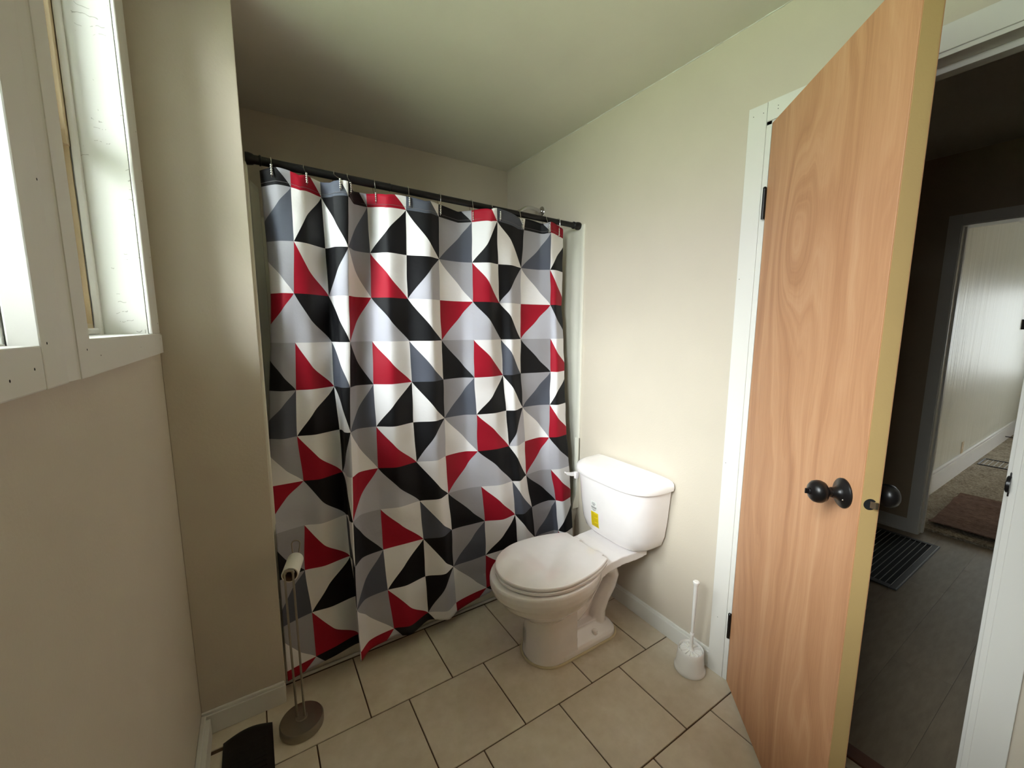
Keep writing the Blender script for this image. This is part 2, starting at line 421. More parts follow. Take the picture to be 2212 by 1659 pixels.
jm = MB().box(XR-.008, .782, 0, XR+.112, .80, 2.117, bev=.001).box(XR-.008, .135, 0, XR+.112, .152, 2.117, bev=.001).box(XR-.008, .135, 2.105, XR+.112, .80, 2.117, bev=.001)
struct('trim_door_jamb', jm, M_trim, 'white jamb boards of the bathroom door')
st_ = MB().box(XR+.046, .771, 0, XR+.082, .7825, 2.105, bev=.001).box(XR+.046, .1515, 0, XR+.082, .1645, 2.105, bev=.001).box(XR+.046, .1515, 2.088, XR+.082, .7825, 2.105, bev=.001)
stp = struct('trim_door_stop', st_, M_trim, 'white door stop moulding round the jamb')
sk = MB().box(XR-.0105, .1505, 1.015, XR+.018, .1535, 1.075, bev=.001)
sk.lathe([(.021, -.0025), (.021, .0035), (.018, .005)], (XR-.006, .1525, 1.045), (0, 1, 0), 20)
tag(link('strike_plate', sk, M_black, None, True), 'black strike plate on the latch-side door jamb', 'strike plate')

# ------------------------------------------------------------------ bathroom windows
def window(name, y0, y1, label):
    z0, z1 = 1.40, 2.38
    w_ = struct(name, MB().box(-.437, y0-.012, z0-.015, -.355, y0+.004, z1+.012).box(-.437, y1-.004, z0-.015, -.355, y1+.012, z1+.012).box(-.437, y0, z0-.015, -.355, y1, z0).box(-.437, y0, z1-.004, -.355, y1, z1+.012), M_trim, label)
    # painted plywood reveal boards
    for nm, b in (('reveal_board', box(-.355, y1, z0-.012, XL-.002, y1+.012, z1+.012, bev=.001)), ('reveal_board', box(-.355, y0-.012, z0-.012, XL-.002, y0, z1+.012, bev=.001)),
                  ('head_board', box(-.355, y0, z1, XL-.002, y1, z1+.012, bev=.001)), ('sill_board', box(-.355, y0, z0-.013, XL, y1, z0, bev=.001))):
        struct(nm, b, M_plyw, parent=w_)
    for ya, yb in ((y1-.012, y1), (y0, y0+.012)):        # rounded stop beads
        b = MB(); r = .006
        prof = [(-.340, ya), (-.332, ya)] + [(-.332+r*math.sin(t*PI/12), (ya+yb)/2-(yb-ya)/2*math.cos(t*PI/12)) for t in range(1, 12)] + [(-.332, yb), (-.340, yb)]
        b.loft([[(x, y, z) for x, y in prof] for z in (z0, z1)]); struct('stop_bead', b, M_trim, parent=w_, smooth=True)
    struct('sill_bead', box(-.355, y0+.02, z0, -.330, y1-.02, z0+.016, bev=.003), M_trim, parent=w_)
    a, c = y0+.004, y1-.004
    for nm, za, zb, xa in (('lower_sash', z0+.016, 1.885, -.362), ('upper_sash', 1.862, z1, -.355)):
        b = MB(); t = .022
        b.box(xa-t, a, za, xa, a+.036, zb, bev=.002).box(xa-t, c-.036, za, xa, c, zb, bev=.002)
        b.box(xa-t, a+.036, za, xa, c-.036, za+.04, bev=.002).box(xa-t, a+.036, zb-.036, xa, c-.036, zb, bev=.002)
        if nm == 'lower_sash':
            b.box(xa, c-.008, za, xa+.018, c, zb, bev=.001).box(xa, a, za, xa+.018, a+.008, zb, bev=.001).box(xa, a, za-.002, xa+.018, c, za+.012, bev=.001)
        else:
            b.box(xa, c-.026, za, xa+.013, c, zb, bev=.001).box(xa, a, za, xa+.013, a+.026, zb, bev=.001)
        sh = struct(nm, b, M_cream, parent=w_)
        struct('pane', box(xa-t/2-.002, a+.036, za+.04, xa-t/2+.002, c-.036, zb-.036), M_glass, parent=sh)
    return w_
window('window_1', -.148, .706, 'bright window nearest the viewer in the left wall')
window('window_2', .900, 1.510, 'narrow window beside the beige wall end')
# casings: near window frame (side and bottom boards), mullion post, far window sill apron and thin corner strip
wc = struct('trim_near_window', MB().box(XL, .706, 1.345, -.208, .776, 2.43, bev=.002), M_trim, 'white side board of the near window')
wc2 = struct('trim_near_window_bottom', MB().box(XL, -.22, 1.345, -.2085, .7055, 1.398, bev=.002), M_trim, 'white bottom board of the near window')
struct('trim_near_window_left', MB().box(XL, -.22, 1.3985, -.208, -.148, 2.43, bev=.002), M_trim)
nails(wc, [(-.208, .722, 1.40), (-.208, .765, 1.60)], 0, .0014)
nails(wc2, [(-.2085, .68, 1.372), (-.2085, .62, 1.365)], 0, .0014)
pr = [(XL, .777)] + [(-.229, .7775), (-.222, .800), (-.217, .822)] + [(-.2135-.004*math.cos(t*PI/10)+.0005, .834+.011*math.sin(t*PI/10)) for t in range(2, 6)] + [(-.2125, .858), (-.2125, .899), (XL, .899)]
po = MB().loft([[(x, y, z) for x, y in pr] for z in (1.3435, 2.43)])
po_ = struct('trim_window_post', po, M_trim, 'white post standing between the two windows', smooth=30)
nails(po_, [(-.2125, .882, 1.385)], 0, .0014)
ap = MB(); q = [(-.2145, .8995), (-.226, 1.626), (XL, 1.626), (XL, .8995)]
ap.loft([[(x, y, z) for x, y in q] for z in (1.343, 1.346, 1.397)]); ap.loft([[(x-(.0025 if i < 2 else 0), y, z) for i, (x, y) in enumerate(q)] for z in (1.397, 1.4005)])
wa = struct('trim_window_sill', ap, M_trim, 'white sill board under the far window, touching the wall end')
nails(wa, [(-.2155, .96, 1.372), (-.221, 1.30, 1.372), (-.2255, 1.59, 1.385)], 0, .0012)
ws = struct('trim_window_corner', MB().box(XL-.001, 1.5095, 1.4008, -.2285, 1.619, 2.43, bev=.0025), M_trim, 'pale strip in the corner beside the far window')
nails(ws, [(-.2285, 1.60, z) for z in (1.43, 1.62, 1.83, 1.96)], 0, .0014)
struct('trim_window_head', MB().box(XL, -.22, 2.4302, -.209, 1.63, 2.462, bev=.002), M_trim)

# ------------------------------------------------------------------ hall and far room
HX0, HX1, HZ = XR+.11, 3.835, 2.515
hf = struct('floor_hall', box(HX0-.02, -2.6, -.05, 3.97, 1.7, -.003), M_dark, 'grey plank floor of the hall')
pl_me = {}
yy = -2.6; row = 0
while yy < 1.7:
    x = HX0-.01-(row*.41 % 1.2)
    while x < 3.965:
        a, b = max(x, XR+.10), min(x+1.2, 3.968)
        if b-a > .02:
            key = round(b-a-.0005, 4)
            if key not in pl_me:
                q = box(-key/2, -.0898, -.003, key/2, .0898, 0, bev=.0003, seg=1); me = bpy.data.meshes.new('plank'); me.from_pydata(q.v, [], q.f); me.materials.append(M_vinyl); pl_me[key] = me
            o = bpy.data.objects.new('plank', pl_me[key]); COL.objects.link(o); o.parent = hf; o.location = ((a+b)/2, yy+.09, 0)
        x += 1.2
    yy += .18; row += 1
m = MB(); m.box(HX1, .757, -.02, HX1+.12, 1.7, HZ+.05).box(HX1, -2.6, -.02, HX1+.12, -.04, HZ+.05).box(HX1, -.04, 2.08, HX1+.12, .757, HZ+.05)
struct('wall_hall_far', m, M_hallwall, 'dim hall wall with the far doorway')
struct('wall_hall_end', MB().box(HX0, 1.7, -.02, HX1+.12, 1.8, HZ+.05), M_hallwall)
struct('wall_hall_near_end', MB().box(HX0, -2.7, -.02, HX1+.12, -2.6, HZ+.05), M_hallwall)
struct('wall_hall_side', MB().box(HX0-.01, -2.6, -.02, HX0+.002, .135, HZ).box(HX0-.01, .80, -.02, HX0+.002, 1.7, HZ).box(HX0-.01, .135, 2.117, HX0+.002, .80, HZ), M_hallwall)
struct('ceiling_hall', box(HX0-.01, -2.7, HZ, HX1+.12, 1.8, HZ+.06), M_ceil, 'dim hall ceiling')
struct('baseboard_hall', MB().box(HX1-.014, .80, 0, HX1, 1.7, .095, bev=.003).box(HX1-.02, .80, 0, HX1-.012, 1.7, .015, bev=.003), M_trim)
struct('trim_far_casing', MB().box(HX1-.013, .742, 0, HX1, .803, 2.135, bev=.002), M_trim, 'white side casing of the far doorway')
struct('trim_far_head', MB().box(HX1-.013, -.09, 2.073, HX1, .7415, 2.135, bev=.002), M_trim)
struct('trim_far_casing_right', MB().box(HX1-.013, -.09, 0, HX1, -.03, 2.0725, bev=.002), M_trim)
struct('trim_far_jamb', MB().box(HX1-.004, .737, 0, HX1+.124, .757, 2.08, bev=.001).box(HX1-.004, -.04, 0, HX1+.124, -.02, 2.08, bev=.001).box(HX1-.004, -.04, 2.065, HX1+.124, .757, 2.08, bev=.001).box(HX1+.05, .727, 0, HX1+.085, .737, 2.065, bev=.001), M_trim)
FX0, FX1, FY1, FY0 = HX1+.12, 9.3, .90, -3.0
struct('wall_far_left', box(FX0, FY1, -.02, FX1+.15, FY1+.1, HZ+.05), M_sheen, 'glossy pale wall of the room beyond the hall')
struct('wall_far_right', box(FX0, FY0-.1, -.02, FX1+.15, FY0, HZ+.05), M_sheen)
struct('wall_far_end', MB().box(FX1, FY0, -.02, FX1+.12, -.92, HZ+.05).box(FX1, .62, -.02, FX1+.12, FY1, HZ+.05).box(FX1, -.92, -.02, FX1+.12, .62, .70).box(FX1, -.92, 2.06, FX1+.12, .62, HZ+.05), M_sheen)
struct('ceiling_far', box(FX0, FY0, HZ, FX1+.12, FY1, HZ+.05), M_ceil)
w4 = struct('window_3', MB().box(FX1, -.92, .70, FX1+.08, -.86, 2.06).box(FX1, .56, .70, FX1+.08, .62, 2.06).box(FX1, -.86, .70, FX1+.08, .56, .76).box(FX1, -.86, 2.0, FX1+.08, .56, 2.06).box(FX1, -.17, .76, FX1+.08, -.13, 2.0), M_trim, 'window at the end of the far room')
struct('pane', box(FX1+.04, -.86, .76, FX1+.044, .56, 2.0), M_glass, parent=w4)
# carpet: raised slab with a frayed, uneven front edge
m = MB(); nx, ny = 60, 40; V = []; F = []
for i in range(nx+1):
    for j in range(ny+1):
        x = 3.966+(FX1-3.966)*(i/nx)**1.7; y = FY0+(FY1-FY0)*j/ny
        z = .022+random.uniform(-.0015, .0015); V.append((x if i else x+random.uniform(-.003, .003), y, z if i else z-.004))
for i in range(nx):
    for j in range(ny):
        a = i*(ny+1)+j; F.append((a, a+ny+1, a+ny+2, a+1))
m.add(V, F); m.box(3.968, FY0, -.03, FX1, FY1, .014)
struct('floor_carpet', m, M_carpet, 'speckled beige carpet of the far room', smooth=60)
bb = MB().box(3.955, FY1-.014, .0, FX1, FY1, .185, bev=.002).box(3.955, FY1-.010, .185, FX1, FY1, .205, bev=.003).box(3.955, FY1-.019, .205, FX1, FY1, .222, bev=.004)
struct('baseboard_far', bb, M_trim, 'tall white baseboard of the far room')
# rug on the carpet, front edge curling
V = []; F = []; nu, nv = 26, 16
for i in range(nu+1):
    for j in range(nv+1):
        u, v = i/nu, j/nv
        x = 4.03+.06*(1-v)*0+u*1.02+.02*math.sin(v*3); y = .735-v*.62+.02*u
        z = .030+.004*math.sin(u*19)*(u > .6)+.030*math.exp(-(u/.08)**2)*(1-.5*v)+.010*math.exp(-((u-.78)/.04)**2)
        V.append((x, y, z))
n0 = len(V); V += [(x, y, z-.008) for x, y, z in V]
for i in range(nu):
    for j in range(nv):
        a = i*(nv+1)+j; F.append((a, a+nv+1, a+nv+2, a+1)); F.append((a+n0, a+1+n0, a+nv+2+n0, a+nv+1+n0))
for i in range(nu):
    for j in (0, nv): a = i*(nv+1)+j; b = a+nv+1; F.append((a, b, b+n0, a+n0))
for j in range(nv):
    for i in (0, nu): a = i*(nv+1)+j; F.append((a, a+1, a+1+n0, a+n0))
tag(link('rug', MB().add(V, F), M_rug, None, 40), 'brown woven rug on the beige carpet just past the far doorway', 'rug')
# far floor register
r_ = thing('floor_register', 'small black floor register with pale bars set in the beige carpet', 'vent', (6.49, .68, .024))
link('frame', MB().box(6.32, .50, .012, 6.66, .514, .030, bev=.002).box(6.32, .846, .012, 6.66, .86, .030, bev=.002).box(6.32, .514, .012, 6.334, .846, .030).box(6.646, .514, .012, 6.66, .846, .030), M_black, r_)
link('duct', box(6.334, .514, .012, 6.646, .846, .020), M_dark, r_)
for i in range(9): link('slat', box(6.334, .535+i*.036, .019, 6.646, .541+i*.036, .0235), plain('pale_metal', srgb(190, 188, 184), .45, .3), r_)
# outlet plate, spring door stop, wall box
ou = thing('wall_outlet', 'thin tan outlet plate on the far room wall just above the baseboard', 'outlet', (5.78, FY1, .27))
link('plate', box(5.745, FY1-.006, .222, 5.815, FY1, .337, bev=.002), M_cream, ou); link('socket', box(5.765, FY1-.009, .237, 5.795, FY1-.004, .267, bev=.002), M_cream, ou); link('socket', box(5.765, FY1-.009, .29, 5.795, FY1-.004, .32, bev=.002), M_cream, ou)
ds = thing('door_stop', 'dark spring door stop sticking out of the tall white baseboard', 'door stop', (7.9, FY1-.02, .09))
link('spring', MB().tube([(7.9+.006*math.cos(t*1.2), FY1-.02-t*.0011, .09+.006*math.sin(t*1.2)) for t in range(70)], .002, 5), M_black, ds); link('tip', MB().lathe([(.008, 0), (.009, .006), (.007, .014)], (7.9, FY1-.098, .09), (0, -1, 0), 12), M_plastic, ds)
tag(link('wall_box', MB().box(7.88, FY1-.03, 1.42, 7.99, FY1, 1.54, bev=.004), M_black), 'small black box on the far room wall at the right edge', 'wall box')
# big hall return grille
g = thing('floor_grille', 'black floor grille with thin silver bars in the hall floor', 'vent', (3.3, .76, 0))
link('frame', MB().box(2.885, .606, -.002, 3.725, .638, .0065, bev=.002).box(2.885, .915, -.002, 3.725, .945, .0065, bev=.002).box(2.885, .638, -.002, 2.925, .915, .0065, bev=.002).box(3.698, .638, -.002, 3.725, .915, .0065, bev=.002), plain('grille_frame', srgb(70, 70, 72), .5), g)
link('duct', box(2.92, .63, -.002, 3.70, .92, .001), M_dark, g)
for i in range(11): link('bar', box(2.925, .6385+i*.0258, .001, 3.698, .6408+i*.0258, .0052), plain('pale_metal', srgb(190, 188, 184), .45, .3), g)
for i in range(10): link('louvre', box(2.925, .6425+i*.0258, .0012, 3.698, .655+i*.0258, .0022), M_dark, g)
link('edge_strip', box(2.89, .6095, .0064, 3.72, .6118, .0080), plain('pale_metal', srgb(190, 188, 184), .45, .3), g)

# ------------------------------------------------------------------ the open bathroom door
P0 = Vector((1.525, .775, 0)); dd = Vector((-.676, -.737, 0)).normalized()
door = bpy.data.objects.new('door_1', None); COL.objects.link(door); door.location = P0
door.rotation_euler = (0, 0, math.atan2(dd.y, dd.x)); door['kind'] = 'structure'; door['label'] = 'open flush plywood door with black knob'
ORG['door_1'] = Vector((0, 0, 0))
DW, DT, DZ0, DZ1 = .637, .038, .012, 2.103
link('core', box(.001, .0025, DZ0, DW, DT-.0025, DZ1), M_mdf, door)
link('face_panel', box(0, 0, DZ0, DW-.0008, .003, DZ1, bev=.0006, seg=1), M_door, door)
link('face_panel', box(0, DT-.003, DZ0, DW-.0008, DT, DZ1, bev=.0006, seg=1), M_door, door)
KS, KZ = .577, 1.043
rim = [(.0345, 0), (.0345, .003), (.032, .0055), (.020, .0085), (.0145, .014), (.0125, .020), (.0118, .026)]
kn = [(.0105, .0), (.0105, .010), (.0150, .013), (.0225, .018), (.0262, .026), (.0265, .032), (.0245, .040), (.0185, .046), (.008, .0485), (.001, .0487)]
ln = {}
for sgn, y in ((-1, 0), (1, DT)):
    k = link('door_knob', MB().lathe([(r, h+.022) for r, h in kn], (KS, y, KZ), (0, sgn, 0), 36), M_black, door, True)
    link('rosette', MB().lathe(rim, (KS, y, KZ), (0, sgn, 0), 36), M_black, k, True)
    if sgn < 0:
        link('turn_button', MB().lathe([(.0085, .066), (.0085, .0725), (.0075, .0735)], (KS, y, KZ), (0, -1, 0), 20).box(KS-.0018, -.080, KZ-.006, KS+.0018, -.071, KZ+.006, bev=.0006), M_black, k, True)
        link('set_screw', MB().sphere((KS+.018, -.0095, KZ-.010), .0022, 8), M_chrome, k, True)
link('latch_bore', MB().lathe([(.0125, -.004), (.0125, .0006), (.0118, .0008)], (DW, DT*.5, KZ), (1, 0, 0), 28), M_dark, door)
lb = MB(); lb.loft([[(DW+x, y, z) for x, y in ((0, DT*.5-.001), (0, DT*.5+.0105), (.0095, DT*.5+.0105), (.0085, DT*.5+.006))] for z in (KZ-.0075, KZ+.0075)])
link('latch_bolt', lb, M_chrome, door)
def hinge(zc):
    h = link('hinge', MB().lathe([(.0055, 0), (.0055, .1)], (-.004, -.0055, zc-.05), n=14).lathe([(.004, 0), (.0065, .002), (.004, .006)], (-.004, -.0055, zc+.05), n=12), M_black, door, True)
    link('leaf', box(-.002, 0, zc-.05, .0005, .030, zc+.05, bev=.0004, seg=1), M_black, h)
for zc in (1.845, .248): hinge(zc)
for zc in (1.845, .248):      # leaf screwed to the jamb
    tag(link('hinge_leaf', box(XR-.0085, .7795, zc-.05, XR+.024, .7822, zc+.05, bev=.0004, seg=1), M_black), 'black hinge leaf screwed to the door jamb, %s' % {1.845: 'upper of the two', .248: 'lower of the two, near the brush'}[zc], 'hinge', 'hinge leaves on the bathroom door jamb')

# ------------------------------------------------------------------ bathtub and surround
TY, TX0, TX1 = 1.727, .0225, XR-.001
tub = thing('bathtub', 'cream alcove bathtub behind the patterned shower curtain', 'bathtub', (.78, 1.73, 0))
ap = MB()
apz = [(TY+.004, 0), (TY, .02), (TY, .30), (TY-.010, .335), (TY-.014, .355), (TY-.010, .372), (TY, .380), (TY+.055, .382)]
ap.loft([[(x, y, z) for y, z in apz]+[(x, TY+.055, 0)] for x in (TX0, .3, .7, 1.1, TX1)])
link('apron', ap, M_acryl, tub, True)
V = []; F = []; nr = 44
def rr(cx, cy, hx, hy, z, p=5):
    return [(cx+hx*math.copysign(abs(math.cos(a))**(2/p), math.cos(a)), cy+hy*math.copysign(abs(math.sin(a))**(2/p), math.sin(a)), z) for a in [2*PI*k/nr for k in range(nr)]]
cx, cy = (TX0+TX1)/2, (TY+.04+YB)/2
hx, hy = (TX1-TX0)/2-.003, (YB-TY-.04)/2-.004
link('basin', MB().loft([rr(cx, cy, hx, hy, .05, 30), rr(cx, cy, hx, hy, .38, 30), rr(cx, cy, hx-.05, hy-.05, .384, 7), rr(cx, cy, hx-.07, hy-.07, .37, 6), rr(cx, cy, hx-.12, hy-.10, .12, 5), rr(cx, cy, hx-.18, hy-.14, .08, 4)]), M_acryl, tub, True)
link('caulk_strip', MB().tube([(.024, TY-.004, .004), (TX1, TY-.004, .004)], .007, 8), M_trim, tub, True)
su = thing('tub_surround', 'glossy cream shower wall panels lining the tub alcove', 'shower wall', (.78, YB-.01, .38))
def side(x, sgn):
    b = MB()
    prof = [(0, 1.700), (.006, 1.700), (.010, 1.703), (.010, 1.722), (.006, 1.728), (.010, 1.80), (.020, 1.86), (.045, 1.93), (.050, 1.99), (.028, 2.06), (.016, 2.12), (.016, YB-.001), (0, YB-.001)]
    zs = [(.386, 1), (1.93, 1), (1.955, .95), (1.968, .6)]
    b.loft([[(x+sgn*d*k if d > 0 else x, y, z) for d, y in prof] for z, k in zs]); return b
link('side_panel', side(TX1+.0005, -1), M_acryl, su, True)
link('side_panel', side(TX0+.0002, 1), M_acryl, su, True)
link('back_panel', box(TX0+.018, YB-.020, .386, TX1-.018, YB-.001, 1.965, bev=.006), M_acryl, su, True)
# lower edge strip beside the toilet, where the panel curves out over the tub rim
link('corner_flare', MB().loft([[(XR-.001, y, z), (XR-.012-k, y, z), (XR-.012-k, y+.03, z), (XR-.001, y+.03, z)] for y, z, k in ((1.698, .386, .035), (1.698, .42, .030), (1.698, .47, .012), (1.70, .56, .004), (1.70, .8, .0))]), M_acryl, su, True)
sh = thing('shower', 'chrome shower head on a bent arm above the black rod', 'shower head', (XR, 2.094, 2.115))
fy, fz = 2.094, 2.118
link('flange', MB().lathe([(.030, 0), (.030, .003), (.024, .008), (.012, .012)], (XR, fy, fz), (-1, 0, 0), 28), M_chrome, sh, True)
link('arm', MB().tube([(XR-t*.02, fy, fz+.000+.012*math.sin(min(t, 5)/5*PI/2)-(.002*(max(t-4, 0))**2.1)) for t in range(0, 10)], .0105, 14), M_chrome, sh, True)
link('spray_head', MB().lathe([(.012, 0), (.016, .015), (.034, .045), (.036, .055), (.030, .058)], (XR-.18, fy, fz-.045), (-.6, 0, -.8), 28), M_chrome, sh, True)

# ------------------------------------------------------------------ curtain rod, hooks, curtain
RY, RZ = 1.745, 1.980
def rz_(x): return 1.9935-.0195*x
rod = thing('shower_rod', 'black tension rod carrying the patterned curtain', 'curtain rod', (.78, RY, RZ))
link('outer_tube', MB().tube([(.04, RY, rz_(.04)), (.52, RY, rz_(.52))], .0145, 20), M_rod, rod, True)
link('inner_tube', MB().tube([(.51, RY, rz_(.51)), (1.50, RY, rz_(1.5))], .0136, 20), M_rod, rod, True)
link('collar', MB().lathe([(.0150, 0), (.0153, .001), (.0153, .004), (.014, .005)], (.518, RY, rz_(.52)), (1, 0, 0), 20), M_rod, rod, True)
link('end_cap', MB().lathe([(.020, 0), (.0205, .010), (.0185, .022), (.0155, .026), (.0155, .034), (.0185, .036), (.0185, .041), (.0145, .044)], (XR-.0365+.03, RY, rz_(1.5)), (-1, 0, 0), 24), M_rod, rod, True)
link('end_cap', MB().lathe([(.020, 0), (.0205, .010), (.0180, .022), (.0150, .026), (.0150, .040), (.0178, .042), (.0178, .046), (.0145, .048)], (TX0+.006, RY, rz_(.04)), (1, 0, 0), 24), M_rod, rod, True)

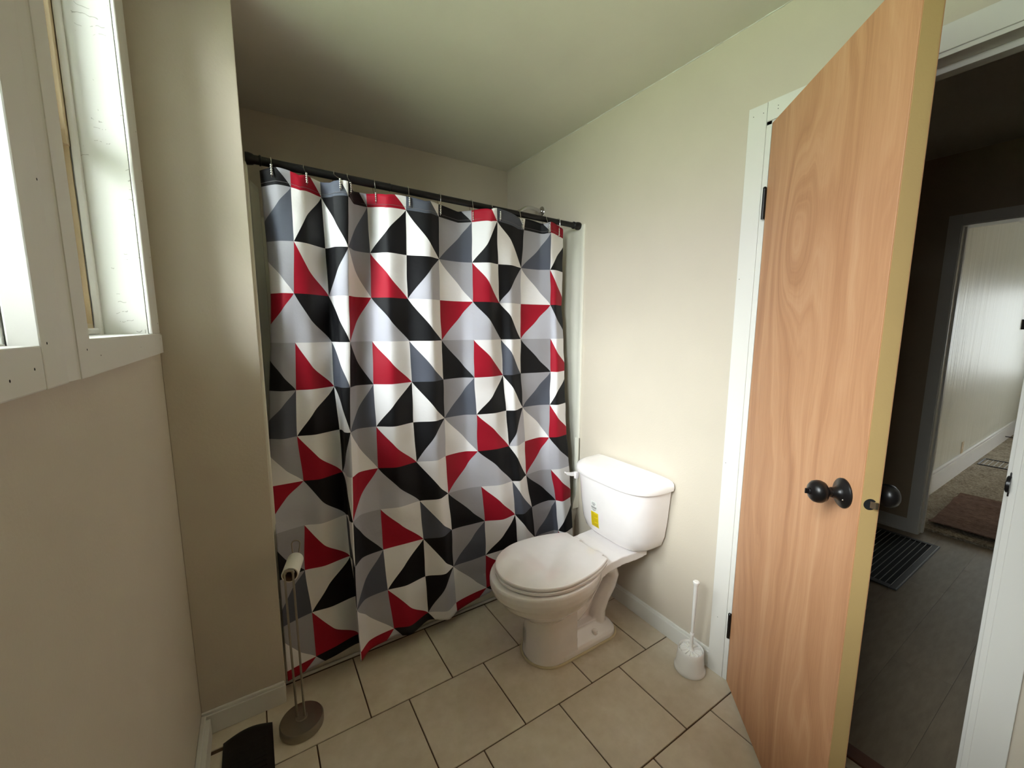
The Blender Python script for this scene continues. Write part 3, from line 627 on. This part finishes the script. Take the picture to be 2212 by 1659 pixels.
TAB = [[[-0.63,0.0679,1.7022],[-0.315,0.1101,1.6583],[0.0,0.1548,1.66],[0.5,0.1968,1.6664],[1.0,0.2592,1.7233],[1.5,0.2934,1.67],[2.0,0.3416,1.66],[2.4,0.3729,1.7265],[3.0,0.4326,1.7633],[3.5,0.4934,1.703],[4.0,0.5759,1.7147],[4.7,0.6734,1.6972],[5.0,0.7274,1.736],[5.66,0.8412,1.7642],[6.0,0.8904,1.7424],[6.5,0.9377,1.6703],[7.0,0.9784,1.6631],[7.38,1.0747,1.6896],[8.0,1.173,1.7329],[8.6,1.2794,1.7442],[9.0,1.3165,1.7038],[9.375,1.3804,1.7351],[9.75,1.4465,1.7665]],[[-0.63,0.0728,1.7402],[-0.315,0.1126,1.6907],[0.0,0.1538,1.6717],[0.5,0.1992,1.6861],[1.0,0.2669,1.751],[1.5,0.2951,1.6911],[2.0,0.3362,1.6744],[2.4,0.3693,1.7332],[3.0,0.4356,1.7585],[3.5,0.4941,1.7055],[4.0,0.575,1.7245],[4.7,0.6725,1.7023],[5.0,0.7263,1.7391],[5.66,0.8407,1.7642],[6.0,0.8932,1.7469],[6.5,0.9576,1.7026],[7.0,1.0179,1.7231],[7.38,1.0843,1.7156],[8.0,1.1775,1.7645],[8.6,1.2884,1.7662],[9.0,1.339,1.7327],[9.375,1.3773,1.7307],[9.75,1.4552,1.776]],[[-0.63,0.0743,1.7598],[-0.315,0.1083,1.7009],[0.0,0.1449,1.6948],[0.5,0.1961,1.7051],[1.0,0.2719,1.7657],[1.5,0.2962,1.709],[2.0,0.333,1.6955],[2.4,0.3652,1.7434],[3.0,0.4311,1.7524],[3.5,0.4918,1.7045],[4.0,0.5756,1.7286],[4.7,0.6726,1.7033],[5.0,0.726,1.7388],[5.66,0.8406,1.7609],[6.0,0.8946,1.745],[6.5,0.9694,1.716],[7.0,1.0422,1.7519],[7.38,1.0965,1.7315],[8.0,1.1821,1.774],[8.6,1.2896,1.766],[9.0,1.354,1.7474],[9.375,1.38,1.7319],[9.75,1.4533,1.774]],[[-0.63,0.0624,1.7642],[-0.315,0.0994,1.7115],[0.0,0.1396,1.7109],[0.5,0.1934,1.7132],[1.0,0.2728,1.766],[1.5,0.2953,1.7118],[2.0,0.3303,1.7008],[2.4,0.3618,1.7437],[3.0,0.4265,1.7449],[3.5,0.4898,1.7003],[4.0,0.5768,1.7277],[4.7,0.6748,1.7007],[5.0,0.7288,1.7354],[5.66,0.8431,1.7596],[6.0,0.8935,1.7381],[6.5,0.9752,1.7167],[7.0,1.0543,1.7565],[7.38,1.101,1.7313],[8.0,1.1779,1.766],[8.6,1.2854,1.7568],[9.0,1.3602,1.7507],[9.375,1.3873,1.7295],[9.75,1.462,1.766]],[[-0.63,0.0462,1.7566],[-0.315,0.0875,1.7137],[0.0,0.1322,1.7203],[0.5,0.1885,1.7139],[1.0,0.2714,1.758],[1.5,0.2897,1.7044],[2.0,0.32,1.694],[2.4,0.3527,1.7359],[3.0,0.4208,1.7359],[3.5,0.4893,1.6953],[4.0,0.5813,1.7228],[4.7,0.6772,1.6951],[5.0,0.7304,1.7295],[5.66,0.8432,1.7564],[6.0,0.8881,1.7279],[6.5,0.9821,1.7188],[7.0,1.0583,1.7438],[7.38,1.1005,1.7204],[8.0,1.1749,1.758],[8.6,1.2837,1.7504],[9.0,1.3594,1.7453],[9.375,1.3882,1.7212],[9.75,1.4645,1.7547]],[[-0.63,0.0336,1.7404],[-0.315,0.0775,1.7079],[0.0,0.1253,1.7234],[0.5,0.1887,1.7115],[1.0,0.2816,1.75],[1.5,0.2907,1.6927],[2.0,0.3105,1.6786],[2.4,0.3461,1.7224],[3.0,0.422,1.7252],[3.5,0.4883,1.6839],[4.0,0.5796,1.7147],[4.7,0.6761,1.687],[5.0,0.7297,1.7214],[5.66,0.8438,1.7409],[6.0,0.893,1.7157],[6.5,0.984,1.6981],[7.0,1.0623,1.721],[7.38,1.104,1.7013],[8.0,1.181,1.745],[8.6,1.293,1.7551],[9.0,1.3497,1.7339],[9.375,1.3834,1.7092],[9.75,1.4609,1.7374]],[[-0.63,0.03,1.7188],[-0.315,0.0757,1.7197],[0.0,0.1358,1.7206],[0.5,0.1952,1.7053],[1.0,0.2827,1.7404],[1.5,0.2887,1.6776],[2.0,0.3053,1.658],[2.4,0.3417,1.7051],[3.0,0.4189,1.7127],[3.5,0.4913,1.6805],[4.0,0.5846,1.7044],[4.7,0.6761,1.6769],[5.0,0.728,1.7114],[5.66,0.8422,1.73],[6.0,0.8906,1.7032],[6.5,0.9879,1.6865],[7.0,1.0637,1.6951],[7.38,1.1036,1.6773],[8.0,1.1809,1.7241],[8.6,1.294,1.7488],[9.0,1.338,1.7192],[9.375,1.3829,1.6998],[9.75,1.4599,1.718]],[[-0.63,0.03,1.695],[-0.315,0.0666,1.7036],[0.0,0.1282,1.7122],[0.5,0.1916,1.693],[1.0,0.2849,1.7242],[1.5,0.285,1.6584],[2.0,0.2951,1.6359],[2.4,0.3342,1.6861],[3.0,0.4185,1.6984],[3.5,0.4968,1.678],[4.0,0.5902,1.6926],[4.7,0.6798,1.6654],[5.0,0.7313,1.7],[5.66,0.8459,1.7077],[6.0,0.9029,1.6917],[6.5,0.9896,1.6594],[7.0,1.0698,1.6731],[7.38,1.104,1.6564],[8.0,1.1776,1.705],[8.6,1.2911,1.7264],[9.0,1.3423,1.704],[9.375,1.3911,1.6857],[9.75,1.4672,1.6986]],[[-0.63,0.03,1.6724],[-0.315,0.0628,1.6811],[0.0,0.1179,1.6987],[0.5,0.1888,1.69],[1.0,0.2888,1.7086],[1.5,0.2843,1.6405],[2.0,0.2896,1.6156],[2.4,0.3305,1.6675],[3.0,0.4193,1.6822],[3.5,0.5062,1.6813],[4.0,0.5976,1.6804],[4.7,0.6883,1.653],[5.0,0.7407,1.6876],[5.66,0.8524,1.6872],[6.0,0.9159,1.6828],[6.5,1.0005,1.649],[7.0,1.0822,1.6619],[7.38,1.1238,1.6444],[8.0,1.2054,1.6916],[8.6,1.3197,1.7157],[9.0,1.3676,1.691],[9.375,1.3934,1.6572],[9.75,1.4679,1.681]],[[-0.63,0.03,1.654],[-0.315,0.0707,1.6672],[0.0,0.1312,1.6804],[0.5,0.2029,1.6772],[1.0,0.3036,1.6957],[1.5,0.2901,1.6267],[2.0,0.2858,1.6009],[2.4,0.3295,1.6513],[3.0,0.4262,1.6639],[3.5,0.505,1.6502],[4.0,0.5987,1.6685],[4.7,0.6874,1.6403],[5.0,0.7392,1.6745],[5.66,0.8512,1.6769],[6.0,0.9173,1.6781],[6.5,1.0238,1.6734],[7.0,1.1009,1.6688],[7.38,1.1455,1.6474],[8.0,1.2289,1.6882],[8.6,1.3415,1.7138],[9.0,1.3818,1.6829],[9.375,1.4039,1.6462],[9.75,1.4748,1.6671]],[[-0.63,0.03,1.6433],[-0.315,0.0733,1.6505],[0.0,0.1328,1.6577],[0.5,0.2047,1.6654],[1.0,0.3048,1.6879],[1.5,0.2927,1.6199],[2.0,0.2904,1.5951],[2.4,0.3366,1.6393],[3.0,0.441,1.6435],[3.5,0.5084,1.6167],[4.0,0.603,1.6579],[4.7,0.6933,1.6277],[5.0,0.7459,1.6611],[5.66,0.8584,1.6789],[6.0,0.9197,1.679],[6.5,1.0356,1.6898],[7.0,1.1263,1.7006],[7.38,1.1744,1.6711],[8.0,1.2576,1.6988],[8.6,1.3597,1.7177],[9.0,1.3921,1.6823],[9.375,1.4115,1.6418],[9.75,1.4798,1.6589]]]
def catmull(p0, p1, p2, p3, t):
    return .5*((2*p1)+(-p0+p2)*t+(2*p0-5*p1+4*p2-p3)*t*t+(-p0+3*p1-3*p2+p3)*t**3)
def row_at(j):
    j = max(-.29, min(10.22, j)); i = max(0, min(9, int(math.floor(j)))); t = j-i
    A, B = TAB[i], TAB[i+1]
    if 0 <= t <= 1 and 0 < i < 9:
        Z, D = TAB[i-1], TAB[i+2]
        return [(a[0], catmull(z[1], a[1], b[1], d[1], t), catmull(z[2], a[2], b[2], d[2], t)) for z, a, b, d in zip(Z, A, B, D)]
    return [(a[0], a[1]+(b[1]-a[1])*t, a[2]+(b[2]-a[2])*t) for a, b in zip(A, B)]
def curt_pt(u, row):
    k = 0
    while k < len(row)-2 and u > row[k+1][0]: k += 1
    a, b = row[k], row[k+1]; t = (u-a[0])/(b[0]-a[0]); z = row[max(k-1, 0)]; d = row[min(k+2, len(row)-1)]
    def tan(l, m_, r, i):       # slopes in u, limited
        if r[0] == l[0]: return 0
        s1 = (m_[i]-l[i])/max(m_[0]-l[0], 1e-6) if m_ is not l else None; s2 = (r[i]-m_[i])/max(r[0]-m_[0], 1e-6) if r is not m_ else None
        if s1 is None: return s2
        if s2 is None: return s1
        return (s1+s2)/2
    h = b[0]-a[0]; out = []
    for i in (1, 2):
        ta = tan(z, a, b, i)*h*.8; tb = tan(a, b, d, i)*h*.8
        t2, t3 = t*t, t*t*t
        out.append((2*t3-3*t2+1)*a[i]+(t3-2*t2+t)*ta+(-2*t3+3*t2)*b[i]+(t3-t2)*tb)
    return out
U0, U1 = -.63, 9.75
nu, nv = 260, 150
V = []; F = []; UV = []
hook_u = []
for j in range(nv+1):
    w_ = -.29+(10.22+.29)*j/nv; row = row_at(w_)
    for i in range(nu+1):
        u = U0+(U1-U0)*i/nu
        x, y = curt_pt(u, row)
        z = 1.898-.1782*w_
        f_ = max(0, 1-(w_+.29)/1.2)
        z -= .010*f_*f_*(1-abs(math.cos(PI*(u+.2)*.95)))           # slight sag between the hooks
        z += .012*(w_/10)*math.sin(u*2.1+.4)*max(0, w_-9.6)        # hem not quite level
        if z < .50: y = min(y, 1.700+.02*max(0, (z-.42)/.08))
        y += .0016*math.sin(w_*5.1+u*1.7)+.0012*math.sin(w_*9.3-u*3.1)
        V.append((x, y, z)); UV.append((u+3, w_+5))
for j in range(nv):
    for i in range(nu):
        a = j*(nu+1)+i; F.append((a, a+nu+1, a+nu+2, a+1))
me = bpy.data.meshes.new('shower_curtain'); me.from_pydata([(x-.78, y-RY, z-1.96) for x, y, z in V], [], F)
uvl = me.uv_layers.new(name='UVMap')
for lp in me.loops: uvl.data[lp.index].uv = UV[lp.vertex_index]
me.materials.append(M_curt)
for p in me.polygons: p.use_smooth = True
cu = bpy.data.objects.new('shower_curtain', me); COL.objects.link(cu); cu.location = (.78, RY, 1.96); ORG[cu.name] = Vector((.78, RY, 1.96))
tag(cu, 'shower curtain printed with red, black, grey and white triangles', 'shower curtain')
md = cu.modifiers.new('thickness', 'SOLIDIFY'); md.thickness = .0012
# stitch line of the header hem
sv = []
row = row_at(-.06)
for i in range(0, 261, 2):
    u = U0+(U1-U0)*i/260; x, y = curt_pt(u, row); sv.append((x, y-.0012, 1.898+.0107-.010*(1-.23/1.2)**2*(1-abs(math.cos(PI*(u+.2)*.95)))))
link('hem_stitching', MB().tube(sv, .0006, 4), plain('thread', srgb(120, 118, 120), .8), cu)

hx_ = [.105, .206, .308, .356, .457, .594, .735, .888, .991, 1.145, 1.306, 1.393]
row = row_at(-.2)
def front_y(x):
    best = None
    for i in range(0, 521):
        u = U0+(U1-U0)*i/520; p = curt_pt(u, row)
        if abs(p[0]-x) < .004 and (best is None or p[1] < best): best = p[1]
    return best if best is not None else RY
where = ['over the black corner', 'over the first red header patch', 'over the first slate header patch', 'beside the narrow white header patch', 'over the second red header patch',
         'left of the second slate header patch', 'between slate and black patches at mid rod', 'left of the third red header patch', 'after the third red patch', 'between the last slate and black patches', 'right of the last black header patch', 'on the last red patch']
ordn = ['leftmost', 'second', 'third', 'fourth', 'fifth', 'sixth', 'seventh', 'eighth', 'ninth', 'tenth', 'eleventh', 'last']
proto = None
def hook_curve(dy, lean):
    P = []
    for t in range(0, 13):       # loop over the rod
        a = math.radians(200-t*20); P.append((lean*(t/13), -.0165*math.cos(a)*-1, .0175*math.sin(a)))
    return P
for i, hx in enumerate(hx_):
    RZ = rz_(hx); fy_ = front_y(hx)-.006; dy = fy_-RY; ln_ = .006*((i*7) % 5-2)/2
    t = thing('curtain_hook', 'chrome beaded curtain hook, %s from the left, %s' % (ordn[i] if i not in (0, 11) else ('first' if i == 0 else 'twelfth'), where[i]), 'curtain hook', (hx, RY, RZ+.017), 'chrome hooks along the black shower rod')
    b = MB(); P = []
    for k in range(0, 11):
        a = math.radians(-20+k*20); P.append((hx+ln_*0, RY+.0172*math.cos(a), RZ+.0178*math.sin(a)))
    P += [(hx+ln_*.5, min(RY-.0172, RY+dy*.6), RZ-.020), (hx+ln_, RY+dy, RZ-.036), (hx+ln_, RY+dy-.001, RZ-.068), (hx+ln_, RY+dy+.004, RZ-.074), (hx+ln_, RY+dy+.010, RZ-.068)]
    b.tube(P, .0014, 6); link('wire', b, M_chrome, t, True)
    for k in range(5):
        link('bead', MB().sphere((hx+ln_, RY+dy-.0005, RZ-.038-k*.0072), .0042, 7), M_chrome, t, True)
    link('back_wire', MB().tube([(hx, RY+.0165, RZ-.006), (hx, RY+.012, RZ-.022), (hx+ln_, RY+dy+.014, RZ-.045), (hx+ln_, RY+dy+.008, RZ-.068)], .0011, 6), M_chrome, t, True)

# ------------------------------------------------------------------ toilet
TC = 1.308      # centre line
to = thing('toilet', 'white two-piece toilet with the lid closed, beside the shower curtain', 'toilet', (1.15, TC, 0))
def egg(xf, xc, xb, w_, z, n=56, pf=2.0, pb=2.0):
    P = []
    for k in range(n):
        a = 2*PI*k/n; c, s_ = math.cos(a), math.sin(a)
        if c < 0: x = xc+(xc-xf)*-abs(c)**(2/pf); y = w_*math.copysign(abs(s_)**(2/pf), s_)
        else: x = xc+(xb-xc)*abs(c)**(2/pb); y = w_*math.copysign(abs(s_)**(2/pb), s_)
        P.append((x, TC+y, z))
    return P
b = MB()
b.loft([egg(.90, 1.0, 1.17, .098, .20), egg(.875, 1.0, 1.20, .118, .225), egg(.838, 1.0, 1.235, .150, .255), egg(.800, 1.0, 1.26, .178, .290), egg(.780, 1.0, 1.275, .1915, .320),
        egg(.7655, 1.0, 1.28, .1985, .337), egg(.757, 1.0, 1.285, .203, .362), egg(.756, 1.0, 1.285, .203, .385), egg(.760, 1.0, 1.285, .200, .394)])
def colm(z, g=0., xb=1.115): # D-shaped front column
    n = 24; P = [(xb, TC-.100-g, z), (xb, TC+.100+g, z)]
    for k in range(n+1):
        a = PI/2-PI*k/n; P.append((1.025-(.105+g)*abs(math.cos(a))**.92, TC+(.100+g)*math.copysign(abs(math.sin(a))**.9, math.sin(a)), z))
    return P
b.loft([colm(0, .006), colm(.02, .004), colm(.06, .0), colm(.16, -.004), colm(.27, -.001)])
# foot flange
def foot(z, g):
    n = 10; P = []
    hw, x0, x1, r = .106+g, 1.04, 1.375+g, .07
    P += [(x0, TC+hw, z), (x0, TC-hw, z)]
    for k in range(n+1): a = -PI/2+PI/2*k/n; P.append((x1-r+r*math.cos(a), TC-hw+r+r*math.sin(a), z))
    for k in range(n+1): a = PI/2*k/n; P.append((x1-r+r*math.cos(a), TC+hw-r+r*math.sin(a), z))
    return P
b.loft([foot(0, .003), foot(.020, .001), foot(.032, -.008)])
# web and trapway
b.loft([foot(.030, -.006), foot(.062, -.052)])
b.box(1.08, TC-.050, .01, 1.30, TC+.050, .075)
b.box(1.10, TC-.012, .06, 1.34, TC+.012, .30)
for yo in (-.024, 0, .024):
    b.tube([(1.09, TC+yo, .16), (1.15, TC+yo, .145), (1.20, TC+yo, .165), (1.245, TC+yo, .225), (1.290, TC+yo, .285), (1.335, TC+yo, .305), (1.375, TC+yo, .290), (1.388, TC+yo, .252), (1.370, TC+yo, .205), (1.330, TC+yo, .155), (1.305, TC+yo, .10), (1.30, TC+yo, .03)],
           [.050, .045, .038, .036, .036, .036, .036, .037, .037, .037, .038, .042], 20)
# deck under the tank
def deck(x, hw, z0, z1): return [(x, TC-hw, z0), (x, TC+hw, z0), (x, TC+hw, z1), (x, TC-hw, z1)]
b.loft([deck(1.17, .150, .345, .394), deck(1.26, .132, .355, .396), deck(1.34, .132, .362, .402), deck(1.42, .138, .362, .402), deck(1.50, .138, .366, .402)])
b.loft([deck(1.18, .07, .24, .35), deck(1.24, .06, .30, .37), deck(1.36, .05, .345, .37), deck(1.46, .04, .36, .37)])
bowl = link('bowl', b, M_porc, to)
rm = bowl.modifiers.new('fuse', 'REMESH'); rm.mode = 'VOXEL'; rm.voxel_size = .0032; rm.use_smooth_shade = True
sm = bowl.modifiers.new('soften', 'SMOOTH'); sm.factor = .5; sm.iterations = 2
# seat, lid
def seat_ring(z, g, cut=1.243):
    xf, xc, w_ = .782+g, 1.0, .193-g
    P = []; n = 60
    a_end = math.acos((cut-xc)/.345)
    for k in range(n+1):
        a = a_end+(2*PI-2*a_end)*k/n; c, s_ = math.cos(a), math.sin(a)
        P.append(((xc+(xc-xf)*c) if c < 0 else (xc+(.345-g)*c), TC+w_*s_, z))
    return P
link('seat', MB().loft([seat_ring(.3975, .006), seat_ring(.400, .002), seat_ring(.409, .001), seat_ring(.4125, .005)]), M_porc, to, True)
link('seat_lid', MB().loft([seat_ring(.4165, .004), seat_ring(.4185, .001), seat_ring(.426, .001), seat_ring(.4295, .004), seat_ring(.4310, .012), seat_ring(.4325, .05, 1.21), seat_ring(.4335, .11, 1.17)]), M_porc, to, 25)
for s_ in (-1, 1): link('seat_hinge', MB().box(1.232, TC+s_*.075-.022, .398, 1.262, TC+s_*.075+.022, .424, bev=.006), M_porc, to, True)
# tank
def tk(z, W, D, p=3.6, n=44, xb=XR-.014):
    YT = TC+.006; P = [(xb, YT-W, z)]
    for k in range(n+1):
        a = PI*k/n; c, s_ = math.cos(a), math.sin(a)
        P.append((xb-D*abs(s_)**(2/p), YT-W*math.copysign(abs(c)**(2/p), c), z))
    P.append((xb, YT+W, z)); return P
TANK = [(.400, .10, .08), (.402, .155, .125), (.412, .178, .148), (.432, .197, .163), (.475, .211, .174), (.55, .221, .182), (.65, .229, .190), (.704, .233, .194)]
link('tank', MB().loft([tk(*t) for t in TANK]), M_porc, to, 50)
link('tank_lid', MB().loft([tk(.7045, .237, .200), tk(.708, .245, .208), tk(.722, .247, .211), tk(.738, .244, .208), tk(.747, .236, .199), tk(.753, .220, .183), tk(.756, .185, .15), tk(.7575, .12, .10)]), M_porc, to, 50)
def tank_front(y, z):
    for a, c in zip(TANK, TANK[1:]):
        if a[0] <= z <= c[0]:
            t = (z-a[0])/(c[0]-a[0]); W = a[1]+t*(c[1]-a[1]); D = a[2]+t*(c[2]-a[2])
            q = min(.999, abs((y-TC-.006)/W)); return XR-.014-D*(1-q**3.6)**(1/3.6)
    return XR-.2
def patch(y0, y1, z0, z1, off, ny=8, nz=8):
    m_ = MB(); G_ = [[(tank_front(y0+(y1-y0)*i/ny, z0+(z1-z0)*k/nz)-off, y0+(y1-y0)*i/ny, z0+(z1-z0)*k/nz) for i in range(ny+1)] for k in range(nz+1)]
    m_.loft(G_, False, False, closed=False)
    return m_
LY = TC+.065
st = link('info_sticker', patch(LY-.021, LY+.021, .535, .592, .0006), plain('white_sticker', srgb(238, 238, 234), .5), to); st['label'] = 'small white printed sticker'
for z, hw in ((.583, .010), (.578, .014), (.574, .009), (.570, .007)): link('print_line', patch(LY-hw, LY+hw, z-.0012, z+.0008, .0010, 3, 1), M_ink, st)
for z, hw in ((.562, .018), (.5585, .018), (.555, .017), (.548, .015), (.544, .006)): link('print_line', patch(LY-hw, LY+hw, z-.0013, z+.0009, .0010, 3, 1), M_ink, st)
LY2 = TC+.062
st = link('warning_sticker', patch(LY2-.025, LY2+.025, .458, .535, .0012), M_yellow, to); st['label'] = 'yellow printed warning sticker'
for k in range(17):
    z = .529-k*.0042; hw = .021
    if k in (0, 5, 11): link('print_line', patch(LY2+.003, LY2+.021, z-.0011, z+.0011, .0017, 3, 1), M_inky, st)
    else: link('print_line', patch(LY2-.021+(.006 if k in (4, 10, 16) else 0), LY2+.021, z-.0008, z+.0010, .0017, 3, 1), M_inky, st)
# flush lever on the tank's left end, and bolt caps, base sticker, caulk
lv = link('flush_lever', MB().box(XR-.165, TC+.236, .640, XR-.140, TC+.252, .676, bev=.004).loft([[(x, y, z0), (x, y+.009, z0), (x, y+.009, z1), (x, y, z1)] for x, y, z0, z1 in ((XR-.145, TC+.250, .650, .672), (XR-.18, TC+.254, .654, .672), (XR-.205, TC+.258, .664, .678), (XR-.212, TC+.262, .672, .680))]), M_porc, to, True)
for s_ in (-1, 1): link('bolt_cap', MB().lathe([(.014, 0), (.0135, .010), (.011, .016), (.005, .019), (.0005, .0195)], (1.235, TC+s_*.080, .036), n=20), M_porc, to, True)
lbp = MB(); G_ = []
for k in range(9):
    a = math.radians(188+k*5.2-0); G_.append(a)
rows_ = []
for z in [.055+.0075*i for i in range(9)]:
    rows_.append([(1.022+(.1065+random.uniform(0, .0015))*math.cos(PI-.20-.075*k), TC+.1015*math.sin(PI-.20-.075*k)*1.0, z) for k in range(8)])
lbp.loft(rows_, False, False, closed=False)
st = link('barcode_sticker', lbp, plain('clear_sticker', srgb(215, 212, 205), .25), to, True)
for i in range(9):
    z = .062+i*.0055
    link('print_line', MB().loft([[(1.022+.1095*math.cos(PI-.26-.07*k), TC+.1045*math.sin(PI-.26-.07*k), zz) for k in range(6)] for zz in (z, z+.0022)], False, False, closed=False), M_ink, st)
ck = []
for k in range(25):
    a = PI/2+PI*k/24; ck.append((1.025+.117*math.cos(a), TC+.112*math.sin(a), .002))
ck += [(1.15, TC-.113, .002), (1.30, TC-.113, .002)]+[(1.308+.074*math.cos(a), TC-.036+.076*math.sin(a), .002) for a in [-PI/2+PI/2*k/6 for k in range(1, 7)]]
ck += [(1.308+.074*math.cos(a), TC+.036+.076*math.sin(a), .002) for a in [PI/2*k/6 for k in range(0, 7)]]+[(1.15, TC+.113, .002), (1.025, TC+.112, .002)]
link('caulk_bead', MB().tube(ck, .0055, 8), M_caulk, to, True)

# ------------------------------------------------------------------ toilet brush in its holder
BX, BY = 1.463, .897
bh = thing('brush_holder', 'round white plastic brush holder against the baseboard', 'brush holder', (BX, BY, 0))
link('cup', MB().lathe([(.059, 0), (.0615, .004), (.0615, .012), (.058, .018), (.0555, .024), (.051, .078), (.0505, .094), (.0485, .097), (.0465, .094), (.046, .084), (.045, .068)], (BX, BY, 0), n=48, cap=True), M_plastic, bh, True)
br = thing('toilet_brush', 'white toilet brush standing upright in its round holder', 'toilet brush', (BX, BY, .086))
lid = link('lid', MB().lathe([(.0445, .0815), (.0445, .085), (.038, .0865), (.014, .090)], (BX, BY, 0), n=40), M_plastic, br, True)
for k in range(14):
    a = 2*PI*k/14; c, s_ = math.cos(a), math.sin(a)
    link('rib', MB().loft([[(BX+c*r-s_*h, BY+s_*r+c*h, z) for h, z in ((-w2, .0885), (w2, .0885), (w2*.6, .0935), (-w2*.6, .0935))] for r, w2 in ((.013, .0012), (.041, .0032))]), M_plastic, lid)
TX_, TY_ = .018, -.012
hp = [(0, .088, .014), (0, .092, .012), (.001, .100, .008), (.002, .112, .0062), (.005, .150, .0062), (.0055, .165, .006), (.006, .168, .0085), (.006, .175, .0085), (.0065, .178, .0055), (.010, .24, .0065), (.015, .32, .0075), (.021, .405, .0085), (.0215, .412, .0095), (.022, .418, .0125), (.022, .424, .0125), (.022, .427, .009)]
link('handle', MB().tube([(BX-d*1.7, BY-d*1.2, z) for d, z, r in hp], [r for d, z, r in hp], 20), M_plastic, br, True)

# ------------------------------------------------------------------ toilet-paper stand and roll
SX, SY = .060, 1.492
ps = thing('paper_stand', 'brushed metal toilet paper stand with round base by the wall end', 'paper stand', (SX, SY, 0))
link('base', MB().lathe([(.066, 0), (.0715, .003), (.0715, .026), (.068, .032), (.020, .036), (.018, .040), (.013, .0405)], (SX, SY, 0), n=56), M_nickel, ps, True)
rz = .592
for s_ in (-1, 1):
    dx, dy = .0125*s_, -.004*s_
    link('rod', MB().tube([(SX-.002+dx*.9, SY+dy, .038), (SX-.004+dx, SY+dy, .3), (SX-.006+dx, SY+dy, rz)], .0036, 10), M_nickel, ps, True)
ax0 = Vector((SX-.005, SY, rz)); axd = Vector((.26, 1, 0)).normalized(); sd = Vector((axd.y, -axd.x, 0))
link('bracket', MB().tube([ax0-sd*.0125+axd*0, ax0-sd*.011+axd*0+Vector((0, 0, .008)), ax0+Vector((0, 0, .011)), ax0+sd*.011+Vector((0, 0, .008)), ax0+sd*.0125], .0055, 12), M_nickel, ps, True)
for s_ in (-1, 1):
    link('arm', MB().tube([ax0+sd*.009*s_+Vector((0, 0, .004)), ax0+sd*.009*s_+axd*.125+Vector((0, 0, .0))], .0032, 10), M_nickel, ps, True)
e0 = ax0+axd*.125
link('end_loop', MB().tube([e0-sd*.009, e0-sd*.012+Vector((0, 0, .012))+axd*.006]+[e0+axd*.012+Vector((0, 0, .034))+sd*(.014*-math.cos(a))+Vector((0, 0, .014*math.sin(a))) for a in [PI*k/9 for k in range(10)]]+[e0+sd*.012+Vector((0, 0, .020))+axd*.008, e0+sd*.009], .0026, 10), M_nickel, ps, True)
rl = thing('toilet_roll', 'nearly used-up white toilet roll on the metal stand', 'toilet roll', tuple(ax0+axd*.06))
rc = ax0-Vector((0, 0, .0125))+axd*.010
link('paper', MB().lathe([(.0228, 0), (.0262, .0), (.0268, .002), (.0268, .100), (.0262, .102), (.0228, .102)], rc, axd, 40, cap=False), M_paper, rl, True)
link('core', MB().lathe([(.0218, .0), (.0227, -.0005), (.0227, .1025), (.0218, .1025), (.0218, 0)], rc, axd, 40, cap=False), M_card, rl, True)

# ------------------------------------------------------------------ black floor register by the wall end
fr = thing('floor_register', 'black metal floor register in the corner beside the paper stand', 'vent', (-.10, 1.40, 0))
def bow(x, y): return .004+.010*math.sin(PI*max(0, min(1, (x+.176)/.146)))*math.exp(-(1.566-y)/.05)
m = MB(); V = []; F = []; nx, ny = 12, 30
for i in range(nx+1):
    for j in range(ny+1):
        x = -.176+.146*i/nx; y = 1.235+.325*j/ny
        V.append((x, y+.012*math.sin(PI*i/nx)*(j/ny), bow(x, y)+(.006 if 0 < i < nx and 0 < j < ny else 0)))
for i in range(nx):
    for j in range(ny): a = i*(ny+1)+j; F.append((a, a+ny+1, a+ny+2, a+1))
k0 = len(V)
V += [(x, y, 0) for x, y, z in V]
for i in range(nx):
    for j in (0, ny): a = i*(ny+1)+j; F.append((a, a+ny+1, a+ny+1+k0, a+k0))
for j in range(ny):
    for i in (0, nx): a = i*(ny+1)+j; F.append((a, a+1, a+1+k0, a+k0))
link('plate', MB().add(V, F), M_black, fr, 40)
for i in range(14):
    y = 1.27+i*.018; link('louvre', box(-.155, y, .0095, -.05, y+.006, .0125, bev=.0008, seg=1), M_black, fr)

# ------------------------------------------------------------------ garden outside
struct('floor_garden', box(-14, -12, -.75, -.45, 16, -.6), M_lawn, 'lawn outside the windows')
